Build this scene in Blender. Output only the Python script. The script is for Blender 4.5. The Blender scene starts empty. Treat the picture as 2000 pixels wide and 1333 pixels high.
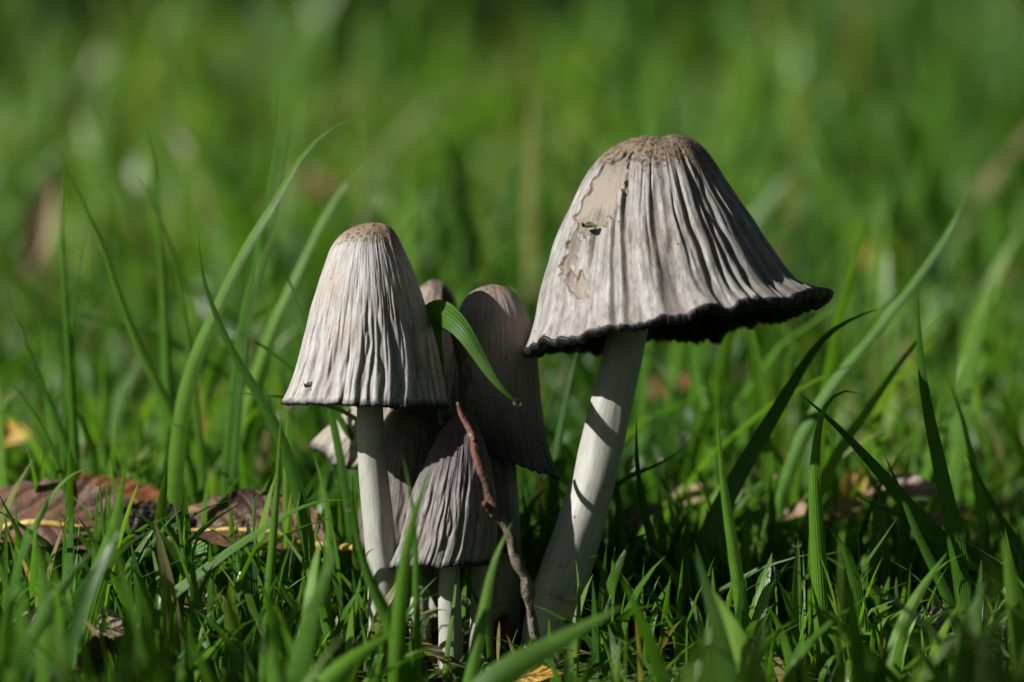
import bpy, math, random
import numpy as np
from mathutils import Vector

random.seed(7)
RNG = np.random.default_rng(11)
scene = bpy.context.scene
COL = scene.collection

# ------------------------------------------------------------------ camera
D = 0.655                       # metres to the plane of focus
PITCH = math.radians(-2.0)
CAM = np.array([0.0, -D, 0.0852])
FWD = np.array([0, math.cos(PITCH), math.sin(PITCH)])
UPV = np.array([0, -math.sin(PITCH), math.cos(PITCH)])
cam_data = bpy.data.cameras.new('camera')
cam = bpy.data.objects.new('camera', cam_data)
COL.objects.link(cam)
cam.location = CAM
cam.rotation_euler = (math.radians(90) + PITCH, 0, 0)
cam_data.sensor_width = 36
cam_data.lens = 36 * D / 0.2
cam_data.clip_start = 0.01
cam_data.clip_end = 500
cam_data.dof.use_dof = True
cam_data.dof.focus_distance = D - 0.006
cam_data.dof.aperture_fstop = 8.2
scene.camera = cam

# ------------------------------------------------------------------ sky, sun
SUN_EL = math.radians(33)
SUN_AZ = math.radians(70)       # from the left, a little behind the camera
travel = Vector((math.sin(SUN_AZ) * math.cos(SUN_EL), math.cos(SUN_AZ) * math.cos(SUN_EL), -math.sin(SUN_EL)))
world = bpy.data.worlds.new('World')
scene.world = world
world.use_nodes = True
wn = world.node_tree
bg = wn.nodes['Background']
sky = wn.nodes.new('ShaderNodeTexSky')
sky.sky_type = 'NISHITA'
sky.sun_disc = False
sky.sun_elevation = SUN_EL
sky.sun_rotation = math.atan2(-travel.x, -travel.y)
wn.links.new(sky.outputs[0], bg.inputs[0])
bg.inputs[1].default_value = 0.05  # the added trees shut out most of it
sun_data = bpy.data.lights.new('sun', 'SUN')
sun_data.energy = 5.0
sun_data.angle = math.radians(0.5)
sun_data.color = (1.0, 0.97, 0.92)
sun = bpy.data.objects.new('sun', sun_data)
sun.rotation_euler = travel.to_track_quat('-Z', 'Y').to_euler()
COL.objects.link(sun)

scene.view_settings.view_transform = 'Standard'
scene.view_settings.look = 'None'
scene.view_settings.exposure = 0.8
scene.view_settings.gamma = 1.0
scene.render.engine = 'CYCLES'
scene.cycles.use_denoising = True
scene.cycles.max_bounces = 6
scene.cycles.diffuse_bounces = 3
scene.cycles.sample_clamp_indirect = 4.0

# ------------------------------------------------------------------ helpers
MM = 1e-3
def P(px, py, dmm=0.0):
    """photo pixel + millimetres behind the plane of focus -> world point"""
    dep = D + dmm * MM
    s = dep / D * 1e-4
    return CAM + FWD * dep + np.array([1.0, 0, 0]) * (px - 1000) * s + UPV * (666.5 - py) * s

def smooth(a, b, x):
    t = np.clip((x - a) / (b - a), 0, 1)
    return t * t * (3 - 2 * t)

def ground_z(x, y):
    x = np.asarray(x, float); y = np.asarray(y, float)
    s = 0.1405
    z = s * np.clip(y, -0.9, 4.5)
    t = np.clip(y - 4.5, 0, 6)                       # the bank levels out
    z = z + s * (t - t * t / 12)
    b = 0.0035 * np.sin(x * 31 + 1.3) * np.sin(y * 27 + .4) + 0.002 * np.sin(x * 77 + y * 53) \
        + 0.012 * np.sin(x * 6.1 + 2) * np.sin(y * 5.3 + 1) * smooth(0.15, 1.0, np.abs(y))
    return z + b * smooth(60, 20, np.hypot(x, y))

def mesh_obj(name, verts, faces, mat, parent=None, smooth_shade=True, attrs=None, uv=None):
    me = bpy.data.meshes.new(name)
    verts = np.asarray(verts, dtype=np.float32)
    faces = np.asarray(faces, dtype=np.int32)
    k = faces.shape[1]
    me.vertices.add(len(verts)); me.vertices.foreach_set('co', verts.ravel())
    me.loops.add(faces.size); me.loops.foreach_set('vertex_index', faces.ravel())
    me.polygons.add(len(faces))
    me.polygons.foreach_set('loop_start', np.arange(0, faces.size, k, dtype=np.int32))
    me.update(calc_edges=True)
    if smooth_shade:
        me.polygons.foreach_set('use_smooth', np.ones(len(faces), dtype=bool))
    for an, av in (attrs or {}).items():
        a = me.attributes.new(an, 'FLOAT', 'POINT')
        a.data.foreach_set('value', np.asarray(av, dtype=np.float32).ravel())
    me.validate()
    me.materials.append(mat)
    o = bpy.data.objects.new(name, me)
    COL.objects.link(o)
    if parent is not None:
        o.parent = parent
        o.matrix_parent_inverse = parent.matrix_basis.inverted()
    return o

def empty(name, loc):
    o = bpy.data.objects.new(name, None)
    o.empty_display_size = 0.01
    COL.objects.link(o)
    o.location = loc
    return o

def tag(o, label=None, cat=None, group=None, kind=None):
    if label: o['label'] = label
    if cat: o['category'] = cat
    if group: o['group'] = group
    if kind: o['kind'] = kind
    return o

def grid_faces(nr, nc, wrap):
    c = nc if wrap else nc - 1
    i = np.arange(nr - 1)[:, None]; j = np.arange(c)[None, :]
    j2 = (j + 1) % nc
    f = np.stack([i * nc + j + 0 * j2, i * nc + j2, (i + 1) * nc + j2, (i + 1) * nc + j + 0 * j2], -1)
    return f.reshape(-1, 4)

def spline(x, y, xs):
    """natural cubic spline, y (n, k)"""
    x = np.asarray(x, float); y = np.asarray(y, float)
    n = len(x); h = np.diff(x)
    A = np.zeros((n, n)); b = np.zeros((n, y.shape[1]))
    A[0, 0] = A[-1, -1] = 1
    for i in range(1, n - 1):
        A[i, i - 1], A[i, i], A[i, i + 1] = h[i - 1], 2 * (h[i - 1] + h[i]), h[i]
        b[i] = 6 * ((y[i + 1] - y[i]) / h[i] - (y[i] - y[i - 1]) / h[i - 1])
    m = np.linalg.solve(A, b)
    i = np.clip(np.searchsorted(x, xs) - 1, 0, n - 2)
    t0 = (x[i + 1] - xs)[:, None]; t1 = (xs - x[i])[:, None]; hh = h[i][:, None]
    return (m[i] * t0 ** 3 + m[i + 1] * t1 ** 3) / (6 * hh) + (y[i] / hh - m[i] * hh / 6) * t0 + (y[i + 1] / hh - m[i + 1] * hh / 6) * t1

def curve_pts(pts, n):
    pts = np.asarray(pts, float)
    d = np.r_[0, np.cumsum(np.linalg.norm(np.diff(pts[:, :3], axis=0), axis=1))]
    s = np.linspace(0, d[-1], n)
    return spline(d, pts, s)

# value noise on a grid, for shaping meshes
_tab = RNG.random((256, 256))
def vnoise(u, v):
    iu = np.floor(u).astype(int); iv = np.floor(v).astype(int)
    fu = u - iu; fv = v - iv
    fu = fu * fu * (3 - 2 * fu); fv = fv * fv * (3 - 2 * fv)
    g = lambda a, b: _tab[a % 256, b % 256]
    return (g(iu, iv) * (1 - fu) * (1 - fv) + g(iu + 1, iv) * fu * (1 - fv) + g(iu, iv + 1) * (1 - fu) * fv + g(iu + 1, iv + 1) * fu * fv) * 2 - 1

# ------------------------------------------------------------------ materials
class NT:
    def __init__(self, name):
        self.m = bpy.data.materials.new(name); self.m.use_nodes = True
        self.t = self.m.node_tree; self.t.nodes.clear()
        self.out = self.t.nodes.new('ShaderNodeOutputMaterial')
    def n(self, typ, **kw):
        nd = self.t.nodes.new(typ)
        for k, v in kw.items():
            if k.startswith('i_'):
                key = k[2:]
                nd.inputs[int(key) if key.isdigit() else key.replace('_', ' ')].default_value = v
            else: setattr(nd, k, v)
        return nd
    def l(self, a, b): self.t.links.new(a, b)
    def attr(self, name): return self.n('ShaderNodeAttribute', attribute_name=name).outputs['Fac']
    def ramp(self, fac, stops):
        r = self.n('ShaderNodeValToRGB'); e = r.color_ramp.elements
        while len(e) < len(stops): e.new(0.5)
        for el, (p, c) in zip(e, stops):
            el.position = p; el.color = (*c, 1) if len(c) == 3 else c
        self.l(fac, r.inputs[0]); return r.outputs[0]
    def mix(self, fac, a, b, blend='MIX'):
        m = self.n('ShaderNodeMix', data_type='RGBA', blend_type=blend)
        for s, v in ((m.inputs[0], fac), (m.inputs[6], a), (m.inputs[7], b)):
            if isinstance(v, (int, float)): s.default_value = v
            elif isinstance(v, tuple): s.default_value = (*v, 1)
            else: self.l(v, s)
        return m.outputs[2]
    def math(self, op, a, b=0.0, clamp=False):
        m = self.n('ShaderNodeMath', operation=op, use_clamp=clamp)
        for s, v in ((m.inputs[0], a), (m.inputs[1], b)):
            if isinstance(v, (int, float)): s.default_value = v
            else: self.l(v, s)
        return m.outputs[0]
    def mrange(self, v, a, b, c=0.0, d=1.0):
        m = self.n('ShaderNodeMapRange', interpolation_type='SMOOTHSTEP')
        self.l(v, m.inputs[0])
        for k, x in zip((1, 2, 3, 4), (a, b, c, d)): m.inputs[k].default_value = x
        return m.outputs[0]
    def combine(self, x, y, z=0.0):
        c = self.n('ShaderNodeCombineXYZ')
        for s, v in zip(c.inputs, (x, y, z)):
            if isinstance(v, (int, float)): s.default_value = v
            else: self.l(v, s)
        return c.outputs[0]
    def noise(self, vec, scale, detail=4.0, rough=0.6, dist=0.0):
        n = self.n('ShaderNodeTexNoise', i_Scale=scale, i_Detail=detail, i_Roughness=rough, i_Distortion=dist)
        self.l(vec, n.inputs['Vector']); return n.outputs['Fac']
    def obj(self): return self.n('ShaderNodeTexCoord').outputs['Object']
    def principled(self, color, rough=0.6, spec=0.4, normal=None, **kw):
        p = self.n('ShaderNodeBsdfPrincipled')
        if isinstance(color, tuple): p.inputs['Base Color'].default_value = (*color, 1)
        else: self.l(color, p.inputs['Base Color'])
        if isinstance(rough, (int, float)): p.inputs['Roughness'].default_value = rough
        else: self.l(rough, p.inputs['Roughness'])
        p.inputs['Specular IOR Level'].default_value = spec
        if normal is not None: self.l(normal, p.inputs['Normal'])
        for k, v in kw.items(): p.inputs[k.replace('_', ' ')].default_value = v
        return p.outputs[0]
    def bump(self, h, dist, strength=1.0):
        b = self.n('ShaderNodeBump', i_Strength=strength, i_Distance=dist)
        self.l(h, b.inputs['Height']); return b.outputs[0]
    def finish(self, sh):
        self.l(sh, self.out.inputs[0]); return self.m

def grass_material(name, tint=1.0, trans=0.45, gloss=0.30, spec=0.5):
    k = NT(name)
    r = k.attr('rnd'); t = k.attr('t'); c = k.attr('across')
    g = lambda *v: tuple(x * tint for x in v)
    base = k.ramp(r, [(0.0, g(.026, .085, .010)), (.30, g(.060, .170, .014)), (.62, g(.112, .250, .022)), (.90, g(.185, .310, .042)), (.955, g(.22, .21, .07)), (1.0, g(.32, .25, .13))])
    base = k.mix(k.mrange(t, 0.0, .25, .55, 0.0), base, g(.20, .24, .085))
    vein = k.n('ShaderNodeTexWave', i_Scale=1.0, i_Distortion=0.0)
    lines = k.math('SINE', k.math('MULTIPLY', c, 44.0))
    mott = k.noise(k.obj(), 260.0, 3.0)
    base = k.mix(k.mrange(mott, .35, .75, 0.0, .45), base, k.mix(1.0, base, (.55, .6, .45), 'MULTIPLY'))
    base = k.mix(k.mrange(lines, -.4, 1.0, 0.0, .12), base, g(.15, .25, .06))
    nrm = k.bump(lines, 0.00008, 0.5)
    rr = k.mrange(k.math('FRACT', k.math('MULTIPLY', r, 61.0)), 0.0, 1.0, gloss - .10, gloss + .16)
    p = k.principled(base, rr, spec, nrm)
    tr = k.n('ShaderNodeBsdfTranslucent')
    k.l(k.mix(1.0, base, (1.38, 1.38, .62), 'MULTIPLY'), tr.inputs[0])
    mx = k.n('ShaderNodeMixShader', i_0=trans)
    k.l(p, mx.inputs[1]); k.l(tr.outputs[0], mx.inputs[2])
    return k.finish(mx.outputs[0])

MAT = {}
MAT['grass'] = grass_material('lawn_grass_blade')
MAT['hero'] = grass_material('tall_grass_blade', gloss=0.36, spec=0.3)

def cap_material(name, light, dark, apex, apex_lo, rim_ink_shade, purple=0.0, seed=0.0):
    k = NT(name)
    a = k.attr('ang'); v = k.attr('v'); gr = k.attr('groove'); sc = k.attr('scar'); rr = k.attr('rad')
    fibre = k.noise(k.combine(k.math('MULTIPLY', a, 26.0), k.math('MULTIPLY', v, 2.2), seed), 4.0, 6.0, .68, .15)
    fine = k.noise(k.combine(k.math('MULTIPLY', a, 95.0), k.math('MULTIPLY', v, 9.0), seed + 3), 4.0, 4.0, .7)
    blot = k.noise(k.obj(), 95.0, 5.0, .62, .4)
    col = k.mix(k.mrange(fibre, .36, .70), light, dark)
    col = k.mix(k.mrange(fine, .5, .8, 0.0, .42), col, k.mix(1.0, col, (.52, .5, .5), 'MULTIPLY'))
    col = k.mix(k.mrange(blot, .45, .72, 0.0, .5), col, k.mix(1.0, col, (.85, .74, .62), 'MULTIPLY'))
    big = k.noise(k.obj(), 42.0, 4.0, .6, .5)
    col = k.mix(k.mrange(big, .52, .74, 0.0, .55), col, k.mix(1.0, col, (.80, .64, .47), 'MULTIPLY'))
    col = k.mix(k.math('MULTIPLY', gr, .62), col, (.10, .075, .058))
    # brown scales, dense at the crown and scattered below it
    vor = k.n('ShaderNodeTexVoronoi', i_Scale=950.0, i_Randomness=1.0); nz = k.n('ShaderNodeTexNoise', i_Scale=700.0, i_Detail=3.0); k.l(k.obj(), nz.inputs['Vector'])
    vm = k.n('ShaderNodeVectorMath', operation='SCALE', i_Scale=.0016); k.l(nz.outputs['Color'], vm.inputs[0])
    va = k.n('ShaderNodeVectorMath', operation='ADD'); k.l(k.obj(), va.inputs[0]); k.l(vm.outputs[0], va.inputs[1])
    k.l(va.outputs[0], vor.inputs['Vector'])
    spots = k.mrange(k.math('ADD', vor.outputs['Distance'], k.math('MULTIPLY', k.math('SUBTRACT', blot, .5), .9)), .22, .62, 1.0, 0.0)
    zone = k.mrange(k.math('ADD', v, k.math('MULTIPLY', k.math('SUBTRACT', blot, .5), .55)), apex_lo, apex_lo + .16)
    col = k.mix(k.math('MULTIPLY', zone, .8), col, apex)
    col = k.mix(k.math('MULTIPLY', spots, k.mrange(zone, .08, .6, 0.0, .85)), col, tuple(c * .38 for c in apex))
    # small dark specks all over
    vor2 = k.n('ShaderNodeTexVoronoi', i_Scale=330.0); k.l(k.obj(), vor2.inputs['Vector'])
    speck = k.mrange(vor2.outputs['Distance'], .05, .10, .9, 0.0)
    pick = k.mrange(k.n('ShaderNodeSeparateColor').outputs[0], 0, 1)
    sep = k.n('ShaderNodeSeparateColor'); k.l(vor2.outputs['Color'], sep.inputs[0])
    col = k.mix(k.math('MULTIPLY', speck, k.mrange(sep.outputs[0], .35, .4)), col, (.035, .025, .02))
    # torn skin
    col = k.mix(sc, col, k.mix(k.mrange(blot, .4, .6), (.185, .152, .118), (.095, .077, .062)))
    col = k.mix(k.math('MULTIPLY', k.mrange(sc, .04, .3), k.mrange(sc, .5, .95, .7, 0.0)), col, (.085, .055, .030))
    # inky stain at the margin; on the rosy cap also painted shade
    edge = k.math('ADD', v, k.math('MULTIPLY', k.math('SUBTRACT', fibre, .5), .10))
    col = k.mix(k.mrange(edge, 0.0, rim_ink_shade, .92, 0.0), col, (.012, .010, .011))
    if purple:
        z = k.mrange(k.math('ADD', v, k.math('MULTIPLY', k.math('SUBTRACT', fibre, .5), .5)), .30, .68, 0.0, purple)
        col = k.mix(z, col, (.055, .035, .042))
    h = k.math('ADD', k.math('MULTIPLY', fibre, 1.0), k.math('MULTIPLY', fine, .5))
    h = k.math('SUBTRACT', h, k.math('MULTIPLY', spots, k.math('MULTIPLY', zone, .7)))
    nrm = k.bump(h, 0.00022, .8)
    p = k.principled(col, k.mrange(fine, .3, .7, .42, .68), .35, nrm)
    return k.finish(p)

def gill_material():
    k = NT('inky_black_gills')
    a = k.attr('ang')
    n = k.noise(k.combine(k.math('MULTIPLY', a, 120.0), 0.0, 0.0), 3.0, 3.0)
    col = k.mix(k.mrange(n, .5, .75), (.008, .007, .0075), (.05, .037, .03))
    return k.finish(k.principled(col, .5, .3, k.bump(n, .0003)))

def stem_material():
    k = NT('silky_pale_stem')
    a = k.attr('ang'); v = k.attr('v'); o = k.obj()
    f = k.noise(k.combine(k.math('MULTIPLY', a, 12.0), k.math('MULTIPLY', v, 5.0)), 4.0, 6.0, .7, .5)
    b = k.noise(o, 60.0, 4.0)
    col = k.mix(k.mrange(f, .4, .7), (.31, .305, .27), (.225, .22, .185))
    col = k.mix(k.mrange(b, .5, .8, 0.0, .5), col, (.26, .235, .185))
    vor = k.n('ShaderNodeTexVoronoi', i_Scale=420.0); k.l(o, vor.inputs['Vector'])
    sep = k.n('ShaderNodeSeparateColor'); k.l(vor.outputs['Color'], sep.inputs[0])
    low = k.mrange(v, .0, .45, .45, .02)
    col = k.mix(k.math('MULTIPLY', k.mrange(vor.outputs['Distance'], .1, .22, .9, 0.0), k.math('LESS_THAN', sep.outputs[0], low)), col, (.06, .04, .03))
    col = k.mix(k.mrange(k.math('ADD', v, k.math('MULTIPLY', b, .2)), .05, .32, .6, 0.0), col, (.16, .12, .08))
    p = k.n('ShaderNodeBsdfPrincipled')
    k.l(col, p.inputs['Base Color']); p.inputs['Roughness'].default_value = .5
    p.inputs['Specular IOR Level'].default_value = .35
    p.inputs['Subsurface Weight'].default_value = .25
    p.inputs['Subsurface Radius'].default_value = (1.0, .8, .5)
    p.inputs['Subsurface Scale'].default_value = .0012
    k.l(k.bump(f, .00005), p.inputs['Normal'])
    return k.finish(p.outputs[0])

MAT['gill'] = gill_material()
MAT['stem'] = stem_material()
MAT['cap_tall'] = cap_material('pale_grey_cap', (.355, .343, .335), (.215, .204, .197), (.19, .13, .075), .72, .03, seed=1.0)
MAT['cap_big'] = cap_material('grey_ribbed_cap', (.285, .270, .254), (.115, .109, .107), (.145, .098, .058), .60, .012, seed=5.0)
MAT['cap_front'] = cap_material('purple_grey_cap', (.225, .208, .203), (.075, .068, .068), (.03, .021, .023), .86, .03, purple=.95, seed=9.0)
MAT['cap_rose'] = cap_material('rosy_grey_cap', (.25, .20, .18), (.165, .13, .116), (.20, .145, .10), .80, .55, seed=13.0)  # wide dark margin paints shade into the lower half of this cap
MAT['cap_dark'] = cap_material('dark_brown_grey_cap', (.10, .085, .073), (.05, .042, .037), (.08, .055, .04), .75, .05, seed=17.0)  # dark brown-grey base colour
MAT['cap_torn'] = cap_material('torn_pale_cap', (.36, .325, .265), (.21, .185, .145), (.19, .14, .10), .70, .04, seed=21.0)

def soil_material():
    k = NT('lawn_soil')
    o = k.obj()
    n1 = k.noise(o, 9.0, 6.0, .7); n2 = k.noise(o, 140.0, 5.0, .7)
    col = k.mix(k.mrange(n2, .35, .7), (.016, .017, .006), (.055, .060, .018))
    col = k.mix(k.mrange(n1, .40, .62, 0.0, .75), col, (.04, .085, .014))
    return k.finish(k.principled(col, .9, .1, k.bump(n2, .004)))
MAT['soil'] = soil_material()

def leaf_material(name, c1, c2, c3, rough=.55, scale=90.0, trans=.25):
    k = NT(name)
    o = k.obj(); u = k.attr('across'); t = k.attr('t')
    n = k.noise(o, scale, 5.0, .65, .3); n2 = k.noise(o, scale * 5, 4.0, .7)
    col = k.ramp(n, [(.32, c1), (.52, c2), (.70, c3)])
    col = k.mix(k.mrange(n2, .5, .75, 0.0, .6), col, k.mix(1.0, col, (.4, .35, .3), 'MULTIPLY'))
    side = k.math('SINE', k.math('MULTIPLY', k.math('SUBTRACT', t, k.math('MULTIPLY', k.math('ABSOLUTE', k.math('SUBTRACT', u, .5)), .5)), 62.0))
    col = k.mix(k.mrange(side, .86, .99, 0.0, .5), col, c3)
    p = k.principled(col, rough, .4, k.bump(k.math('ADD', n2, k.math('MULTIPLY', side, .3)), .0004))
    tr = k.n('ShaderNodeBsdfTranslucent'); k.l(col, tr.inputs[0])
    mx = k.n('ShaderNodeMixShader', i_0=trans); k.l(p, mx.inputs[1]); k.l(tr.outputs[0], mx.inputs[2])
    return k.finish(mx.outputs[0])

MAT['leaf_brown'] = leaf_material('brown_purple_dead_leaf', (.045, .022, .018), (.13, .065, .045), (.27, .15, .065))
MAT['leaf_rust'] = leaf_material('rusty_dead_leaf', (.10, .030, .012), (.22, .075, .025), (.33, .15, .05))
MAT['leaf_tan'] = leaf_material('tan_dead_leaf', (.26, .17, .09), (.38, .27, .16), (.50, .38, .24))
MAT['leaf_pink'] = leaf_material('pinkish_dead_leaf', (.20, .13, .11), (.36, .26, .22), (.45, .35, .30))
MAT['leaf_yellow'] = leaf_material('yellow_dead_leaf', (.36, .17, .02), (.50, .29, .04), (.45, .33, .10))
MAT['leaf_black'] = leaf_material('blackened_dead_leaf', (.008, .007, .006), (.022, .018, .014), (.05, .04, .03), rough=.4, trans=.05)
MAT['leaf_green'] = leaf_material('green_ground_leaf', (.045, .12, .02), (.08, .18, .03), (.13, .25, .06), rough=.4, trans=.4)
def plain(name, col, rough=.5, spec=.4, **kw):
    k = NT(name)
    n = k.noise(k.obj(), 400.0, 4.0)
    c = k.mix(k.mrange(n, .3, .7), col, tuple(x * .6 for x in col))
    return k.finish(k.principled(c, rough, spec, k.bump(n, .0002), **kw))
MAT['vein_yellow'] = plain('yellow_leaf_vein', (.58, .38, .11))
MAT['vein_brown'] = plain('brown_leaf_vein', (.22, .12, .06))
def bark():
    k = NT('reddish_twig_bark')
    o = k.obj(); t = k.attr('v')
    n = k.noise(o, 260.0, 5.0, .7, .6); n2 = k.noise(o, 900.0, 4.0, .7)
    up = k.mix(k.mrange(n, .4, .65), (.115, .046, .027), (.05, .022, .015))
    dn = k.mix(k.mrange(n, .38, .62), (.19, .15, .12), (.06, .045, .036))
    col = k.mix(k.mrange(k.math('ADD', t, k.math('MULTIPLY', n, .2)), .48, .72), dn, up)
    col = k.mix(k.mrange(n2, .55, .75, 0.0, .6), col, (.045, .03, .025))
    return k.finish(k.principled(col, .65, .3, k.bump(k.math('ADD', n, n2), .0006)))
MAT['bark'] = bark()
def water():
    k = NT('dew_water')
    return k.finish(k.principled((1.0, 1.0, 1.0), .02, .5, Transmission_Weight=1.0, IOR=1.33))
MAT['water'] = water()

# ------------------------------------------------------------------ ground
def build_ground():
    def axis(fine, far, n_f, n_c):
        a = np.linspace(-fine, fine, n_f)
        b = fine + (far - fine) * np.linspace(0, 1, n_c)[1:] ** 2.5
        return np.r_[-b[::-1], a, b]
    xs = axis(1.2, 90, 161, 30)
    ys = np.r_[-90 + 89 * np.linspace(0, 1, 24)[:-1] ** .4, np.linspace(-1.0, 3.4, 300), 3.4 + 90 * np.linspace(0, 1, 40)[1:] ** 2.2]
    X, Y = np.meshgrid(xs, ys)
    Z = ground_z(X, Y)
    v = np.stack([X, Y, Z], -1).reshape(-1, 3)
    o = mesh_obj('ground', v, grid_faces(len(ys), len(xs), False), MAT['soil'])
    tag(o, kind='structure')
build_ground()

# ------------------------------------------------------------------ mushrooms
STEMS = []      # (x, y, radius) where no grass grows

def build_cap(root, rows, depth, tau, mat, grooves, seed, lip=(1.0, 1.0), nth=420, nv=130, scar=None,
              groove_start=(.25, .6), groove_depth=.5, wob=.25, rim_wave=.3, flare=None, deep=1.0, wiggle=1.0):
    """rows: (left x, left y, right x, right y) in photo pixels from the apex to the rim"""
    rg = np.random.default_rng(seed)
    rows = np.asarray(rows, float)
    ghost = rows[1][[2, 3, 0, 1]].copy()
    R = np.vstack([ghost, rows])
    cen = (R[:, :2] + R[:, 2:]) / 2; half = (R[:, 2:] - R[:, :2]) / 2
    step = np.r_[0, np.cumsum(np.linalg.norm(np.diff(np.c_[cen, half], axis=0), axis=1))]
    s0 = step[1]
    ss = np.linspace(s0, step[-1], nv)
    sp = spline(step, np.c_[cen, half], ss)
    vv = 1 - (ss - s0) / (step[-1] - s0)                 # 1 at apex, 0 at rim
    c3 = np.array([P(a, b, depth) for a, b in sp[:, :2]])
    e1 = np.array([P(a + c, b + d, depth) - P(a, b, depth) for a, b, c, d in sp])
    ln = np.linalg.norm(e1, axis=1)
    away = np.array([0, math.cos(tau), -math.sin(tau)])
    e2 = ln[:, None] * away * deep
    th = np.linspace(0, 2 * math.pi, nth, endpoint=False)
    ct, st = np.cos(th), np.sin(th)
    base = c3[:, None] + e1[:, None] * ct[None, :, None] + e2[:, None] * st[None, :, None]
    rad = e1[:, None] * ct[None, :, None] + e2[:, None] * st[None, :, None]
    axis = c3[0] - c3[-1]; H = np.linalg.norm(axis); axis /= H
    slope = np.gradient(ln, ss) / np.maximum(np.linalg.norm(np.gradient(c3, ss, axis=0), axis=1), 1e-9)
    slope = np.clip(slope, 0, 8)
    rdir = rad / np.maximum(np.linalg.norm(rad, axis=2, keepdims=True), 1e-9)
    nrm = rdir + axis * slope[:, None, None]
    nrm /= np.linalg.norm(nrm, axis=2, keepdims=True)
    # furrows
    g = np.zeros((nv, nth))
    V, T = np.meshgrid(vv, th, indexing='ij')
    pos = np.linspace(0, 2 * math.pi, grooves, endpoint=False) + rg.normal(0, .4 * 2 * math.pi / grooves, grooves)
    for p in pos:
        w = (2 * math.pi / grooves) * rg.uniform(.18, .42)
        u0 = rg.uniform(*groove_start)
        dep = rg.uniform(.45, 1.15)
        u1 = rg.uniform(-.5, .12)
        wander = wiggle * (.8 * w * np.sin(V * rg.uniform(6, 20) + rg.uniform(0, 6)) + .4 * w * np.sin(V * rg.uniform(20, 45) + rg.uniform(0, 6))) + rg.normal(0, .09) * (V - .4)
        d = (T - p - wander + math.pi) % (2 * math.pi) - math.pi
        g += dep * np.exp(-(d / w) ** 2) * smooth(1 - u0, 1 - u0 - .28, V) * (1 - .6 * smooth(u1 + .12, u1 - .05, V))
    nf = int(grooves * 2.6)
    for p in rg.uniform(0, 2 * math.pi, nf):             # finer wrinkles between the furrows
        w = (2 * math.pi / grooves) * rg.uniform(.07, .14)
        a0 = rg.uniform(.15, .8); a1 = a0 - rg.uniform(.15, .5)
        wander = .6 * w * np.sin(V * rg.uniform(8, 24) + rg.uniform(0, 6))
        d = (T - p - wander + math.pi) % (2 * math.pi) - math.pi
        g += rg.uniform(.12, .42) * np.exp(-(d / w) ** 2) * smooth(a1 - .1, a1 + .05, V) * smooth(a0 + .05, a0 - .1, V) * smooth(1.05 - groove_start[0], .80 - groove_start[0], V)
    g = np.tanh(g)
    amp = groove_depth * MM
    lumps = vnoise(T * 3 / math.pi * 2 + 40, V * 5 + seed) * .5 + vnoise(T * 9 / math.pi * 2 + 7, V * 9 + seed) * .28
    seam = smooth(0, .25, T) * smooth(2 * math.pi, 2 * math.pi - .25, T)
    fine = vnoise(T * 60 / math.pi * 2, V * 10 + seed * 3) * .07 + vnoise(T * 24 / math.pi * 2 + 9, V * 6 + seed) * .10
    disp = -g * amp + lumps * wob * MM * (.4 + .6 * smooth(1, .7, V)) * seam + fine * MM * smooth(1, .6, V) * seam
    scar_a = np.zeros((nv, nth))
    if scar is not None:
        # pixel position of each vertex as seen along the view axis
        rel = base - CAM
        dp = rel @ FWD
        px = 1000 + rel[..., 0] / (dp / D * 1e-4); py = 666.5 - (rel @ UPV) / (dp / D * 1e-4)
        front = (st < .15)[None, :]
        jx = px + 9 * vnoise(px / 13, py / 17); jy = py + 9 * vnoise(px / 13 + 90, py / 17 + 31)
        for poly in scar:
            poly = np.asarray(poly, float); inside = np.zeros(px.shape, bool); dist = np.full(px.shape, 1e9)
            for a, b in zip(poly, np.roll(poly, -1, axis=0)):
                cond = ((a[1] > jy) != (b[1] > jy)) & (jx < (b[0] - a[0]) * (jy - a[1]) / (b[1] - a[1] + 1e-9) + a[0])
                inside ^= cond
                ab = b - a; tt = np.clip(((jx - a[0]) * ab[0] + (jy - a[1]) * ab[1]) / (ab @ ab), 0, 1)
                dist = np.minimum(dist, np.hypot(jx - a[0] - tt * ab[0], jy - a[1] - tt * ab[1]))
            s = np.where(inside, 1, -1) * dist
            scar_a = np.maximum(scar_a, smooth(-2, 3, s) * front)
        disp -= scar_a * .5 * MM
        disp += .35 * MM * np.exp(-((scar_a - .12) / .14) ** 2) * (scar_a > .005)
        disp = disp + np.where(scar_a > .02, g * amp * .6, 0) * scar_a
    pts = base + nrm * disp[..., None]
    wave = (vnoise(T * 6 / math.pi * 2, T * 0 + seed) + .6 * vnoise(T * 18 / math.pi * 2 + 3, T * 0 + seed)) * rim_wave * MM * seam
    pts = pts + axis * (wave * smooth(.35, 0, V))[..., None]
    if scar is not None:                                  # shallow trough over the crown
        qx = (pts - c3[0]) @ np.array([1.0, 0, .1])
        pts = pts - axis * (.7 * MM * np.exp(-((qx - .0009) / .0019) ** 2) * smooth(.62, .9, V))[..., None]
    if flare is not None:
        f = flare(T, V)
        pts = pts + rdir * f[0][..., None] * MM + axis * f[1][..., None] * MM
    ids = dict(ang=(T / (2 * math.pi)).ravel(), v=V.ravel(), groove=g.ravel(), scar=scar_a.ravel(), rad=V.ravel())
    cap = mesh_obj('cap', pts.reshape(-1, 3), grid_faces(nv, nth, True)[:, ::-1], mat, root, attrs=ids)
    # black dissolving margin
    rim = pts[-1]; rd = rdir[-1]
    lw, lh = lip
    n2 = 720
    q = np.linspace(0, 2 * math.pi, n2, endpoint=False)
    def res(a): return np.stack([np.interp(q, np.r_[th, 2 * math.pi], np.r_[a[:, k], a[:1, k]]) for k in range(3)], -1)
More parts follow.
